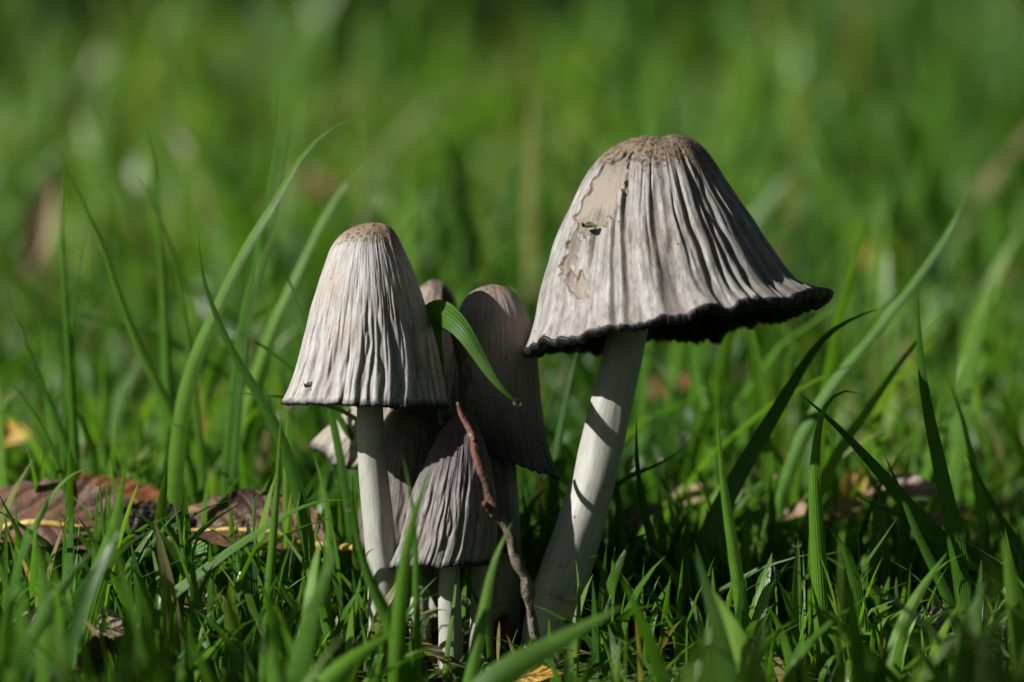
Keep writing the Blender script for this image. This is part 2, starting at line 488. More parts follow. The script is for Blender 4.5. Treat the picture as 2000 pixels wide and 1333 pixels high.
    rim2, rd2 = res(rim), res(rd); rd2 /= np.linalg.norm(rd2, axis=1, keepdims=True)
    thin = .72 + .28 * np.cos(q - .6)
    amt = thin * (1 + .30 * vnoise(q * 7 / math.pi * 2, q * 0 + seed + 5) + .16 * vnoise(q * 30 / math.pi * 2, q * 0 + seed + 8) + .22 * vnoise(q * 90 / math.pi * 2, q * 0 + seed + 2))
    stri = np.sin(q * 210 + 2 * vnoise(q * 20, q * 0)) * .5 + .5
    prof = [(-.30, .30), (.10, .22), (.38, .02), (.48, -.35), (.42, -.95), (.22, -1.55), (-.2, -1.8), (-1.1, -1.4), (-2.4, -.5)]
    extra = np.ones(n2); drop = np.zeros(n2)
    if flare is not None and len(flare(q[None], q[None] * 0)) > 2:
        extra, drop = [x[0] for x in flare(q[None], q[None] * 0)[2:]]
    rws = []
    for k, (a, b) in enumerate(prof):
        am = amt if 1 < k < 7 else (amt * .5 + .5)
        kk = -.10 * stri * (1 if 2 < k < 8 else 0)
        rws.append(rim2 + rd2 * ((a * am * extra + kk) * lw * MM)[:, None] + axis * ((b * am - (drop if 3 < k < 8 else 0)) * lh * MM)[:, None])
    lipv = np.array(rws)
    A2 = np.tile(q / (2 * math.pi), len(prof))
    mesh_obj('margin', lipv.reshape(-1, 3), grid_faces(len(prof), n2, True)[:, ::-1], MAT['gill'], cap, attrs=dict(ang=A2))
    # gills: pleated inner surface
    rows_i = [lipv[-1] + axis * .1 * MM]
    zz = np.where(np.arange(n2) % 6 < 3, 1.0, .93)
    for u in np.linspace(.97, .30, 12):
        i = int(u * (nv - 1))
        inner = res(base[i] - c3[i]) * (.88 * zz)[:, None] + c3[i] - axis * 1.2 * MM * (1 - u)
        rows_i.append(inner)
    rows_i.append(np.tile(c3[int(.25 * nv)] - axis * .5 * MM, (n2, 1)))
    gv = np.array(rows_i)
    mesh_obj('gills', gv.reshape(-1, 3), grid_faces(len(rows_i), n2, True), MAT['gill'], cap, attrs=dict(ang=np.tile(q / (2 * math.pi), len(rows_i))))
    return cap

def build_stem(root, pts, seed):
    """pts: (px, py, radius px, depth mm) from the top down"""
    w = np.array([np.r_[P(a, b, d), r * 1e-4] for a, b, r, d in pts])
    last = w[-1]; gz = float(ground_z(last[0], last[1]))
    if last[2] > gz:
        w = np.vstack([w, np.r_[last[:2], gz - .004, last[3] * 1.08]])
    c = curve_pts(w, 90)
    n = 96; th = np.linspace(0, 2 * math.pi, n, endpoint=False)
    T, V = np.meshgrid(th, np.linspace(1, 0, len(c)))
    seam = smooth(0, .3, T) * smooth(2 * math.pi, 2 * math.pi - .3, T)
    r = c[:, 3][:, None] * (1 + seam * (.05 * vnoise(T * 2 / math.pi * 2 + seed, V * 7) + .022 * vnoise(T * 4 / math.pi * 2, V * 14 + seed) + .006 * vnoise(T * 14 / math.pi * 2, V * 22 + seed)))
    v = c[:, None, :3] + np.stack([np.cos(T) * r, np.sin(T) * r, 0 * T], -1)
    o = mesh_obj('stem', v.reshape(-1, 3), grid_faces(len(c), n, True)[:, ::-1], MAT['stem'], root, attrs=dict(ang=(T / 2 / math.pi).ravel(), v=V.ravel()))
    return o

def mushroom(label, rows, depth, tau, mat, stem, seed, **kw):
    base = P(stem[-1][0], stem[-1][1], stem[-1][3])
    gz = float(ground_z(base[0], base[1]))
    root = empty('mushroom', (base[0], base[1], gz))
    tag(root, label, 'mushroom', 'ink cap mushrooms in one clump')
    build_cap(root, rows, depth, math.radians(tau), MAT[mat], seed=seed, **kw)
    build_stem(root, stem, seed)
    STEMS.append((base[0], base[1], stem[-1][2] * 1e-4 + .002))
    bpy.context.view_layer.update()
    return root

def g_(T, c, w):
    d = (T - c + math.pi) % (2 * math.pi) - math.pi
    return np.exp(-(d / w) ** 2)

def flare_big(T, V):
    k = smooth(.10, 0, V)
    near = math.radians(291)
    rad = k * 1.2 * g_(T, 0, .6)
    up = k * (-1.0 * g_(T, near, .05) + .5 * g_(T, near + .2, .12) + .4 * g_(T, near - .18, .1) + 1.0 * g_(T, 0, .45))
    extra = 1 + 2.2 * g_(T, -.05, .16)
    drop = 1.9 * g_(T, math.radians(68), .07) + .9 * g_(T, math.radians(80), .14) + .8 * g_(T, math.radians(40), .25)
    return rad, up, extra, drop

mushroom('largest mushroom with broad ribbed grey bell cap and ragged black margin, leaning on its stem',
    [(1279, 264, 1281, 264), (1212, 279, 1344, 270), (1170, 310, 1374, 291), (1120, 390, 1420, 352), (1080, 480, 1470, 428), (1058, 570, 1520, 502), (1040, 640, 1558, 550), (1022, 681, 1594, 579)],
    4, 5.0, 'cap_big', [(1262, 430, 36, 4), (1226, 645, 40, 4), (1192, 800, 42, 3), (1152, 960, 46, 2), (1108, 1100, 53, 1), (1078, 1230, 58, 0)], 3,
    grooves=50, groove_depth=.95, groove_start=(.16, .36), lip=(1.3, 1.25), wob=.5, rim_wave=.5, nth=560, nv=170, wiggle=.35, flare=flare_big,
    scar=[[(1232, 296), (1226, 345), (1205, 400), (1180, 440), (1140, 452), (1128, 490), (1097, 535), (1087, 525), (1110, 470), (1140, 392), (1172, 330)],
          [(1100, 545), (1108, 520), (1118, 545), (1128, 528), (1146, 560), (1138, 584), (1116, 572)]])
mushroom('pale tall bell capped mushroom with tan speckled crown and level thin dark margin',
    [(729, 436, 731, 436), (698, 441, 760, 442), (664, 462, 780, 468), (638, 505, 803, 518), (617, 570, 825, 578), (597, 640, 845, 640), (580, 705, 860, 705), (562, 758, 870, 758), (548, 785, 875, 791)],
    0, 2.6, 'cap_tall', [(722, 640, 24, 0), (722, 795, 26, 0), (727, 900, 28, 0), (737, 1000, 30, 0), (746, 1100, 32, 0), (752, 1210, 34, 0)], 8,
    grooves=54, groove_depth=.72, groove_start=(.40, .70), lip=(.5, .42), wob=.35, rim_wave=.18, nth=520, nv=160)
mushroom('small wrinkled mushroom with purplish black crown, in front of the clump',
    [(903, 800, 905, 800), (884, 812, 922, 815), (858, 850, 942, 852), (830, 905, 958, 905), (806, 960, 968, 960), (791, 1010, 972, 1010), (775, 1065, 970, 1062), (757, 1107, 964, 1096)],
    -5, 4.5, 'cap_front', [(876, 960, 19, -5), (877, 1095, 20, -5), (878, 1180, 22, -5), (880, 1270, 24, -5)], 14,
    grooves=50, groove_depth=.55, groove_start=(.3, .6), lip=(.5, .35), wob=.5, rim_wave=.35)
mushroom('rosy grey mushroom with long narrow cap, half in shade between the two largest caps',
    [(962, 557, 964, 557), (930, 565, 996, 566), (902, 595, 1026, 602), (886, 650, 1045, 660), (880, 720, 1053, 740), (880, 790, 1062, 820), (878, 830, 1074, 880), (872, 856, 1093, 932)],
    12, 3.0, 'cap_rose', [(985, 780, 22, 12), (985, 900, 23, 12), (990, 1000, 25, 12), (992, 1100, 26, 12), (990, 1240, 28, 12)], 21,
    grooves=40, groove_depth=.3, groove_start=(.5, .8), lip=(.4, .3), wob=.4, rim_wave=.3)
def flare_torn(T, V):
    k = smooth(.45, 0, V)
    return 3.4 * k * g_(T, math.radians(195), .5), .2 * k * g_(T, math.radians(200), .35) - 1.4 * k * g_(T, math.radians(235), .25)
mushroom('torn pale mushroom leaning behind the tall pale cap, its left margin curling out',
    [(849, 547, 851, 547), (832, 552, 870, 556), (805, 590, 893, 600), (770, 660, 900, 690), (735, 730, 895, 780), (700, 790, 885, 860), (668, 838, 870, 920), (632, 880, 850, 965)],
    30, 2.0, 'cap_torn', [(800, 800, 20, 30), (815, 930, 20, 29), (838, 1040, 21, 26), (848, 1150, 22, 22), (852, 1250, 24, 20)], 29,
    grooves=36, groove_depth=.7, groove_start=(.3, .6), lip=(.5, .4), wob=.5, rim_wave=.6, flare=flare_torn)
mushroom('dark brown grey mushroom tucked behind the stem of the tall pale cap',
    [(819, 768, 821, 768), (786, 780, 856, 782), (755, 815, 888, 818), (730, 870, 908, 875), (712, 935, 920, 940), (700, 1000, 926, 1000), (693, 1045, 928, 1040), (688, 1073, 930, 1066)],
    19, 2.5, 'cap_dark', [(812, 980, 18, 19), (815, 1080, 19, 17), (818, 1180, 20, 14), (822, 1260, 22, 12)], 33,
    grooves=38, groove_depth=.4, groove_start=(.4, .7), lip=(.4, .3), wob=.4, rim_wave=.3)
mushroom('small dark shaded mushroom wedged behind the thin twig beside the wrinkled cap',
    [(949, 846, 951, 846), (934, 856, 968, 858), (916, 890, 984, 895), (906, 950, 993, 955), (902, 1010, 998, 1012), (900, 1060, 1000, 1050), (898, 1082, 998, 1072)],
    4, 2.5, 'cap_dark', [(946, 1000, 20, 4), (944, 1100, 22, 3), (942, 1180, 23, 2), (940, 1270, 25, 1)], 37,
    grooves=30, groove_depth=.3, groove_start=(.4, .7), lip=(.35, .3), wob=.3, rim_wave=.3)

# ------------------------------------------------------------------ twigs
def tube(name, pts, mat, parent=None, n=20, m=80, rough=.14, seed=0):
    w = np.array([np.r_[P(a, b, d), r * 1e-4] for a, b, r, d in pts])
    c = curve_pts(w, m)
    tan = np.gradient(c[:, :3], axis=0); tan /= np.linalg.norm(tan, axis=1, keepdims=True)
    ref = np.array([0, 1.0, 0.05]); s1 = np.cross(tan, ref); s1 /= np.linalg.norm(s1, axis=1, keepdims=True); s2 = np.cross(tan, s1)
    th = np.linspace(0, 2 * math.pi, n, endpoint=False)
    T, V = np.meshgrid(th, np.linspace(1, 0, m))
    r = np.maximum(c[:, 3], 1e-5)[:, None] * (1 + rough * vnoise(np.cos(T) * 2 + seed, V * 26 + np.sin(T)) + rough * .8 * vnoise(V * 11 + seed, T * 0 + seed))
    v = c[:, None, :3] + s1[:, None] * (np.cos(T) * r)[..., None] + s2[:, None] * (np.sin(T) * r)[..., None]
    v = v.reshape(-1, 3); f = grid_faces(m, n, True)
    k = len(v)                               # close both ends
    v = np.vstack([v, c[0, :3], c[-1, :3]])
    cap0 = [(k, (j + 1) % n, j, k) for j in range(n)]
    cap1 = [(k + 1, (m - 1) * n + j, (m - 1) * n + (j + 1) % n, k + 1) for j in range(n)]
    tri = np.array([c_[:3] for c_ in cap0 + cap1])
    f3 = np.vstack([f[:, [0, 1, 2]], f[:, [0, 2, 3]], tri])
    return mesh_obj(name, v, f3, mat, parent, attrs=dict(ang=np.r_[(T / 6.28).ravel(), 0, 0], v=np.r_[V.ravel(), 1, 0]))

tw = empty('twig', P(1040, 1200, -24)); tag(tw, 'thin reddish brown twig leaning against the small wrinkled cap', 'twig')
bpy.context.view_layer.update()
tube('shaft', [(894, 787, 4, -9), (903, 815, 5.5, -11), (922, 850, 6.5, -14), (933, 905, 7, -17), (951, 952, 6.5, -18), (960, 985, 8.5, -18), (988, 1030, 9, -18), (1006, 1085, 11, -18), (1026, 1130, 10.5, -17), (1035, 1185, 10, -16), (1046, 1250, 10, -15)], MAT['bark'], tw, rough=.24, seed=2)
tube('side_stub', [(945, 982, 6, -21), (955, 992, 8, -20), (972, 1010, 8, -18)], MAT['bark'], tw, m=20, seed=5)
tube('bud', [(926, 862, 3, -17), (921, 852, 5, -15), (917, 848, 3, -14)], MAT['bark'], tw, m=12, seed=6)
tw2 = empty('twig_stub', P(880, 640, 8)); tag(tw2, 'short broken reddish twig end standing behind the folded green blade', 'twig')
bpy.context.view_layer.update()
tube('shaft', [(866, 563, 4, 9), (871, 578, 8, 9), (876, 600, 9, 8), (884, 640, 9, 7), (905, 720, 9, 5), (930, 830, 9, 4)], MAT['bark'], tw2, m=50, seed=9)
tube('side_stub', [(882, 604, 6, 6), (874, 622, 7, 8)], MAT['bark'], tw2, m=10, seed=4)

# ------------------------------------------------------------------ blades of grass one can tell apart
def blade_mesh(pts, width, twist, fold, rnd, name='grass_blade', tip_pow=2.1, mat='hero', m=26, ground=True, base_w=.62):
    """pts: (px, py, depth mm) from tip to base; apparent width in pixels"""
    w = np.array([P(a, b, d) for a, b, d in pts])[::-1]          # base first
    b0 = w[0]; gz = float(ground_z(b0[0], b0[1]))
    if ground and b0[2] > gz + .001:
        d = w[0] - w[1]; d = d / max(abs(d[2]), 1e-4) * (b0[2] - gz + .002)
        lim = .012
        w = np.vstack([[b0[0] + np.clip(d[0], -lim, lim) * .6, b0[1] + np.clip(d[1], -lim, lim) * .5, gz - .002], w])
    c = curve_pts(w, m)
    tan = np.gradient(c, axis=0); tan /= np.linalg.norm(tan, axis=1, keepdims=True)
    view = c - CAM; view /= np.linalg.norm(view, axis=1, keepdims=True)
    side = np.cross(tan, view); side /= np.linalg.norm(side, axis=1, keepdims=True)
    nn = np.cross(side, tan)
    t = np.linspace(0, 1, m)
    tw = twist[0] + (twist[1] - twist[0]) * t
    sd = side * np.cos(tw)[:, None] + nn * np.sin(tw)[:, None]
    up = -side * np.sin(tw)[:, None] + nn * np.cos(tw)[:, None]
    ww = width * 1e-4 / 2 * (1 - t ** tip_pow * .97) * (base_w + (1 - base_w) * smooth(0, .35 if ground else .5, t))
    rows = []
    ac = np.array([-1, -.5, 0, .5, 1])
    for a in ac:
        rows.append(c + sd * (ww * a)[:, None] + up * (ww * fold * (abs(a) - .5))[:, None])
    v = np.array(rows).transpose(1, 0, 2).reshape(-1, 3)
    tt = np.repeat(t, 5)
    return mesh_obj(name, v, grid_faces(m, 5, False), MAT[mat], attrs=dict(rnd=np.full(len(v), rnd), t=tt, across=np.tile(ac * .5 + .5, m)))

HERO = [
 # label, width px, tone (low at right: shade put into the colour), depth, twist, points tip -> base
 ('broad pale blade arching right beside the tall pale cap', 27, .58, 22, (.1, .5), [(692, 226), (650, 250), (600, 292), (548, 375), (490, 470), (422, 608), (375, 720), (350, 840), (340, 960)]),
 ('tallest thin upright blade above the tall pale cap', 15, .30, 38, (.2, .7), [(545, 128), (541, 255), (521, 380), (500, 500), (470, 640), (450, 800)]),
 ('slim dark upright blade close behind the tallest thin blade', 13, .18, 42, (.2, .6), [(571, 222), (556, 320), (532, 450), (492, 600), (470, 760)]),
 ('long straight blade leaning left, far left of the tall pale cap', 19, .55, 40, (0, .3), [(107, 268), (150, 370), (190, 458), (230, 570), (272, 680), (330, 800)]),
 ('soft upright blade with slightly bent tip, crossing a slimmer slanting blade', 22, .52, 62, (0, .3), [(280, 228), (303, 330), (310, 430), (318, 560), (325, 700)]),
 ('slim slanting blade crossing a soft upright blade', 15, .60, 52, (0, .2), [(256, 325), (300, 400), (332, 480), (352, 565), (372, 700)]),
 ('narrow upright blade beside the long left leaning blade', 17, .35, 46, (0, .4), [(121, 325), (121, 450), (128, 600), (140, 780)]),
 ('narrow blade leaning right next to a narrow upright blade', 15, .5, 48, (0, .2), [(167, 448), (150, 560), (136, 700), (130, 800)]),
 ('pale blade arching over to the right behind the tall pale cap', 30, .66, 75, (0, .6), [(775, 325), (745, 316), (700, 335), (645, 405), (590, 520), (535, 640), (490, 780)]),
 ('dark curved blade with hooked tip, left of the tall pale cap', 23, .12, 6, (.1, .5), [(388, 455), (394, 530), (420, 612), (452, 684), (492, 752), (522, 805), (548, 860)]),
 ('short dark blade leaning onto the left side of the tall pale cap', 16, .12, 20, (.2, .4), [(552, 507), (569, 560), (591, 620), (612, 680), (640, 780)]),
 ('dark blade slanting down behind the lower left edge of the tall pale cap', 15, .12, 22, (.2, .4), [(440, 638), (500, 668), (545, 700), (590, 738), (650, 800)]),
 ('blade lying level along the margin of the tall pale cap', 11, .62, 12, (0, .2), [(424, 766), (480, 769), (545, 775), (640, 793), (690, 815), (740, 900)]),
 ('long blade arching low to the right, in front of the fallen brown leaves', 20, .40, -9, (.5, .9), [(690, 979), (640, 977), (580, 994), (520, 1028), (440, 1080), (360, 1140), (280, 1212)]),
 ('dark blade slanting at the fallen leaf yellow vein', 17, .20, -2, (.2, .5), [(-8, 955), (20, 1010), (48, 1070), (75, 1150), (90, 1250)]),
 ('thin upright blade in front of the yellow veined leaf', 11, .30, -5, (.1, .4), [(129, 948), (138, 1040), (147, 1170), (150, 1250)]),
 ('very thin blade with dew on its tip before the brown leaf', 8, .35, -4, (0, .3), [(192, 878), (197, 980), (205, 1070), (210, 1200)]),
 ('broad blurred blade leaning right before the brown leaf', 40, .55, -26, (.2, .4), [(243, 915), (232, 990), (212, 1070), (180, 1160), (150, 1290)]),
 ('thin crossing blade in front of the dark curled leaf', 9, .4, -6, (0, .3), [(330, 945), (347, 1015), (360, 1110), (365, 1210)]),
 ('thin leaning blade at the dark end of the curled leaf', 9, .3, -6, (0, .3), [(450, 985), (460, 1060), (478, 1150), (490, 1230)]),
 ('thin blade rising from the lower left toward a dark gap', 13, .22, 32, (0, .3), [(14, 568), (45, 650), (80, 742), (112, 820)]),
 ('mid green blade slanting below the thin left blade', 13, .3, 24, (0, .3), [(-6, 708), (40, 770), (80, 830), (110, 900)]),
 ('yellow green blade bowing left over the fallen brown leaf', 17, .78, 14, (.2, .6), [(182, 910), (130, 935), (92, 985), (50, 1060), (20, 1120)]),
 ('soft tall blade standing before the torn pale cap', 15, .45, -22, (0, .3), [(550, 790), (544, 900), (534, 1040), (522, 1200)]),
 ('pale upright blade just left of the torn pale cap', 15, .70, 14, (0, .2), [(563, 790), (558, 940), (562, 1080), (565, 1180)]),
 ('jointed grass stalk rising under the torn pale cap', 17, .55, 10, (0, .2), [(612, 885), (628, 940), (640, 1000), (646, 1100), (648, 1200)]),
 ('thin blurred blade in front of the small wrinkled cap', 13, .42, -40, (0, .3), [(786, 890), (801, 960), (810, 1050), (813, 1150), (815, 1260)]),
 ('broad blurred blade crossing the left of the small wrinkled cap', 24, .48, -46, (0, .3), [(847, 900), (818, 980), (800, 1045), (786, 1130), (776, 1260)]),
 ('dark blurred blade slanting across the foot of the pale stem', 24, .36, -42, (0, .3), [(688, 985), (700, 1060), (725, 1140), (765, 1230)]),
 ('blurred blade leaning over the foot of the shaded stem', 22, .5, -42, (0, .3), [(1000, 1020), (968, 1090), (947, 1180), (925, 1290)]),
 ('fine blade rising between the two small pale stems', 8, .6, -16, (0, .3), [(894, 1095), (887, 1170), (872, 1290)]),
 ('dark crooked blade hanging beside the small pale stem', 9, .05, -9, (0, .3), [(897, 1105), (922, 1155), (942, 1195), (956, 1280)]),
 ('withered dark curl at the foot of the small pale stem', 13, .0, -16, (.2, .9), [(874, 1193), (852, 1192), (832, 1215), (820, 1250)]),
 ('fine blade at the foot of the leaning thick stem', 9, .5, -14, (0, .3), [(1124, 1092), (1130, 1150), (1127, 1250)]),
 ('wide blurred blade lying low in front of the clump', 48, .42, -70, (.1, .4), [(1215, 1185), (1130, 1230), (1050, 1275), (960, 1335)]),
 ('dark upright blade right of the leaning thick stem', 16, .10, 12, (.1, .5), [(1243, 815), (1244, 900), (1255, 985), (1280, 1080), (1310, 1180)]),
 ('dark broad blade right behind the leaning thick stem', 23, .10, 14, (.1, .4), [(1198, 905), (1208, 990), (1214, 1100), (1218, 1190)]),
 ('broad dark blade curving up to the right under the largest cap', 33, .14, 14, (.2, .6), [(1716, 604), (1662, 624), (1612, 658), (1560, 728), (1500, 828), (1440, 930), (1390, 1030), (1350, 1140)]),
 ('long soft blade sweeping up far to the right of the largest cap', 24, .42, 48, (.1, .5), [(1904, 318), (1882, 390), (1842, 468), (1780, 560), (1700, 662), (1622, 760), (1560, 870)]),
 ('dark blade bending down to the right with its tip in the air', 33, .10, 3, (.3, .6), [(1563, 770), (1620, 820), (1680, 882), (1742, 952), (1812, 1032), (1880, 1085), (1965, 1130)]),
 ('sharp dark upright blade far right of the largest mushroom', 27, .15, 0, (.1, .4), [(1791, 548), (1795, 660), (1805, 760), (1826, 870), (1850, 980), (1870, 1080), (1882, 1190)]),
 ('green blade bowing at the top with a drooping tip, right of the clump', 27, .45, -6, (.1, .5), [(1676, 768), (1650, 764), (1618, 785), (1598, 840), (1590, 930), (1594, 1040), (1604, 1210)]),
 ('pale straight blade behind the bowing green blade', 20, .68, 38, (0, .2), [(1843, 606), (1765, 700), (1702, 790), (1640, 880), (1600, 960)]),
 ('slim dark blade lying almost level among the right hand blades', 17, .08, 8, (.2, .5), [(1668, 965), (1735, 1000), (1800, 1022), (1870, 1062), (1950, 1120)]),
 ('short broad dark blade with a bent back tip', 31, .12, -5, (.2, .5), [(1620, 1033), (1645, 1065), (1664, 1120), (1676, 1230)]),
 ('slim dark blade crossing in front of the drooping dark blade', 17, .12, -5, (.1, .4), [(1727, 888), (1757, 958), (1790, 1042), (1830, 1125), (1870, 1230)]),
 ('dark blade leaning out at the right hand edge', 17, .15, 6, (.1, .4), [(1884, 882), (1920, 950), (1960, 1022), (2005, 1090)]),
 ('wide soft light green blade at the right hand edge', 42, .62, -48, (0, .2), [(1962, 1045), (1972, 1120), (1988, 1210), (2005, 1320)]),
 ('soft upright blade in the shade right of the clump', 21, .42, -14, (0, .3), [(1400, 800), (1412, 940), (1428, 1050), (1450, 1210)]),
 ('wide bright blurred blade low in front, right of the leaning stem', 38, .75, -52, (0, .3), [(1390, 1150), (1425, 1215), (1462, 1310)]),
 ('thin stiff blade leaning right among the dark blades', 10, .35, -3, (0, .3), [(1752, 1012), (1705, 1080), (1672, 1130), (1640, 1220)]),
 ('slender dark blade reaching right from behind the thick stem', 12, .1, 18, (.1, .3), [(1345, 868), (1275, 912), (1218, 938), (1180, 990), (1160, 1080)]),
 ('small hooked blade low among the right hand grass', 16, .25, -2, (.2, .5), [(1504, 1100), (1486, 1125), (1480, 1170), (1490, 1240)]),
 ('pale shining blade lying at the lower right', 13, .93, -10, (.4, .7), [(1985, 1185), (1935, 1240), (1880, 1320)]),
 ('light blade behind the sharp dark upright blade', 18, .65, 32, (0, .2), [(1852, 738), (1880, 820), (1897, 890), (1910, 960)]),
 ('dark blade standing between the rosy cap and the thick stem', 19, .12, 26, (.1, .3), [(1132, 662), (1112, 750), (1096, 830), (1084, 910), (1080, 1000)]),
 ('blurred pale blade rising behind the crown of the tall pale cap', 20, .62, 95, (0, .2), [(858, 345), (822, 400), (782, 458), (740, 540)]),
 ('wide blurred blade rising at the lower left corner', 44, .5, -60, (0, .3), [(70, 1060), (85, 1150), (95, 1240), (100, 1330)]),
 ('wide pale blurred blade low in front of the tall pale stem', 46, .55, -66, (.1, .3), [(770, 1235), (700, 1280), (640, 1335)]),
 ('soft blade leaning right across the lower right foreground', 26, .5, -34, (0, .3), [(1850, 1080), (1800, 1150), (1760, 1230), (1740, 1310)]),
]
GROUP = 'single blades of grass around the mushroom clump'
for lab, wd, tone, dep, tws, pts in HERO:
    n = len(pts)
    lean = random.uniform(-6, 6)
    q = [(x, y, dep + lean * (1 - i / (n - 1))) for i, (x, y) in enumerate(pts)]
    o = blade_mesh(q, wd * 1.42, tws, random.uniform(.25, .6), tone)
    tag(o, lab, 'grass blade', GROUP)

# the folded blade that hangs between the caps, with its drop
fb = blade_mesh([(1010, 787, -16), (990, 770, -16), (962, 738, -15), (935, 695, -13), (908, 652, -11), (880, 622, -7), (850, 616, 0), (838, 640, 4), (850, 720, 7), (862, 830, 8)], 100, (.12, .05), .45, .16, m=60, tip_pow=1.0, ground=False, base_w=.12)
tag(fb, 'folded wide green blade hanging down between the tall pale cap and the rosy cap', 'grass blade', GROUP)

# ------------------------------------------------------------------ dew
def drop(px, py, dep, r, label, squash=1.0):
    c = P(px, py, dep); n, m = 20, 14
    ph = np.linspace(0, math.pi, m); th = np.linspace(0, 2 * math.pi, n, endpoint=False)
    A, B = np.meshgrid(ph, th, indexing='ij')
    rr = np.sin(A) * (1 - .22 * np.cos(A) * (squash > 1))
    v = np.stack([np.cos(B) * rr, np.sin(B) * rr, np.cos(A) * squash], -1) * r * 1e-4 + c
    o = mesh_obj('water_drop', v.reshape(-1, 3), grid_faces(m, n, True)[:, ::-1], MAT['water'])
    tag(o, label, 'water drop', 'dew drops on the grass')
drop(1010, 787, -16, 8, 'dew drop at the tip of the folded green blade', 1.15)
drop(910, 1176, -14, 9, 'round dew drop low between the two small pale stems', 1.1)
drop(1556, 1062, 14, 10, 'dew drop on a blurred blade low right of the thick stem')
drop(1790, 630, 0, 3, 'tiny dew drop on the sharp dark upright blade')
drop(192, 878, -4, 3, 'tiny dew drop on the tip of a very thin blade before the brown leaf')
drop(680, 996, 8, 5, 'dew drop beside the tall pale stem below the torn cap')
drop(1520, 1118, 12, 8, 'larger dew drop below another on the blurred right hand grass')

# ------------------------------------------------------------------ fallen leaves
def leaf(label, px, py, dep, length, width, yaw, tilt, roll, curl, mat, vein='vein_brown', name='fallen_leaf', sink=None, wav=1.0, seed=0):
    """length and width in mm; yaw turns about the upright, tilt lifts the tip, roll turns about the midrib"""
    c = P(px, py, dep)
    if sink is not None: c[2] = float(ground_z(c[0], c[1])) + sink * MM
    nu, nw = 28, 15
    t = np.linspace(0, 1, nu); a = np.linspace(-1, 1, nw)
    T, A = np.meshgrid(t, a, indexing='ij')
    half = width / 2 * np.sin(np.pi * T ** .8) ** .75 * (1 + .06 * np.sin(T * 70 + seed)) + .05
    X = (T - .5) * length
    Y = A * half
    Z = curl * (A ** 2) * half * .9 + wav * 1.4 * vnoise(T * 5 + seed * 3.1, A * 1.7 + seed) * (width / 20) + 1.2 * math.copysign(1, curl + 1e-6) * np.sin(T * 3.0) * (length / 40)
    Y = Y * (1 - .25 * abs(curl) * np.abs(A))
    v = np.stack([X, Y, Z], -1)
    def rot(v):
        cr, sr = math.cos(roll), math.sin(roll); v = np.stack([v[..., 0], v[..., 1] * cr - v[..., 2] * sr, v[..., 1] * sr + v[..., 2] * cr], -1)
        cr, sr = math.cos(tilt), math.sin(tilt); v = np.stack([v[..., 0] * cr - v[..., 2] * sr, v[..., 1], v[..., 0] * sr + v[..., 2] * cr], -1)
        cr, sr = math.cos(yaw), math.sin(yaw); return np.stack([v[..., 0] * cr - v[..., 1] * sr, v[..., 0] * sr + v[..., 1] * cr, v[..., 2]], -1)
    w = rot(v) * MM + c
    root = empty(name, c); tag(root, label, 'leaf', 'leaves lying in the grass')
    bpy.context.view_layer.update()
    mesh_obj('leaf_blade', w.reshape(-1, 3), grid_faces(nu, nw, False), MAT[mat], root, attrs=dict(across=(A * .5 + .5).ravel(), t=T.ravel()))
    mid = v[:, nw // 2].copy(); mid = np.vstack([[mid[0] - np.array([length * .12, 0, -.5])], mid])
    rr = np.linspace(1, .25, len(mid)) * max(.35, width * (.036 if vein == 'vein_yellow' else .028))
    th = np.linspace(0, 2 * math.pi, 8, endpoint=False)
    tv = mid[:, None] + np.stack([0 * th[None] + 0 * rr[:, None], np.cos(th)[None] * rr[:, None] * 1.3, np.sin(th)[None] * rr[:, None]], -1)
    mesh_obj('midrib', (rot(tv) * MM + c).reshape(-1, 3), grid_faces(len(mid), 8, True), MAT[vein], root)
    return root
R = math.radians
leaf('tiny green scrap stuck low on the tall pale cap', 607, 752, -10.7, 2.2, 1.1, R(20), R(10), R(60), .3, 'leaf_green', seed=41)
leaf('small yellow green scrap stuck on the largest cap beside its torn skin', 1152, 442, -11.7, 2.4, 1.6, R(-10), R(-5), R(60), .5, 'leaf_green', seed=42)
leaf('large brown dead leaf with thick yellow midrib, left in the grass', 130, 1046, 20, 50, 24, R(-6), R(-3), R(34), .45, 'leaf_brown', 'vein_yellow', seed=1)
leaf('dark reddish dead leaf with yellow midrib behind the low arching blade', 480, 1050, 18, 38, 19, R(172), R(4), R(-38), .5, 'leaf_brown', 'vein_yellow', seed=2)
leaf('dark curled leaf edge standing up between the two brown leaves', 310, 1045, 16, 22, 13, R(20), R(8), R(-75), .9, 'leaf_black', seed=3)
leaf('pinkish brown leaf behind the large brown leaf', 200, 985, 42, 34, 14, R(8), R(0), R(30), .4, 'leaf_rust', seed=4)
leaf('small broad green leaf standing in front of the dark leaf edge', 385, 1095, 4, 11, 7, R(-40), R(-30), R(50), .2, 'leaf_green', seed=5)
leaf('pale pinkish leaf scrap below the small green leaf', 388, 1172, -4, 10, 9, R(30), R(10), R(45), .4, 'leaf_pink', seed=6)
leaf('wide pale brown leaf half buried at the lower left', 140, 1240, -18, 26, 14, R(15), R(5), R(40), .35, 'leaf_pink', seed=7)
leaf('dark blurred leaf low at the left in front', 195, 1290, -30, 14, 10, R(60), R(10), R(-60), .5, 'leaf_black', seed=8)
leaf('narrow rusty leaf with orange rib standing left of the pale stem', 645, 1255, 2, 13, 6, R(80), R(70), R(0), .3, 'leaf_pink', 'leaf_rust', seed=9)
leaf('rust brown leaf fragment by the thick stem foot', 975, 1245, 4, 10, 6, R(60), R(60), R(20), .5, 'leaf_rust', seed=10)
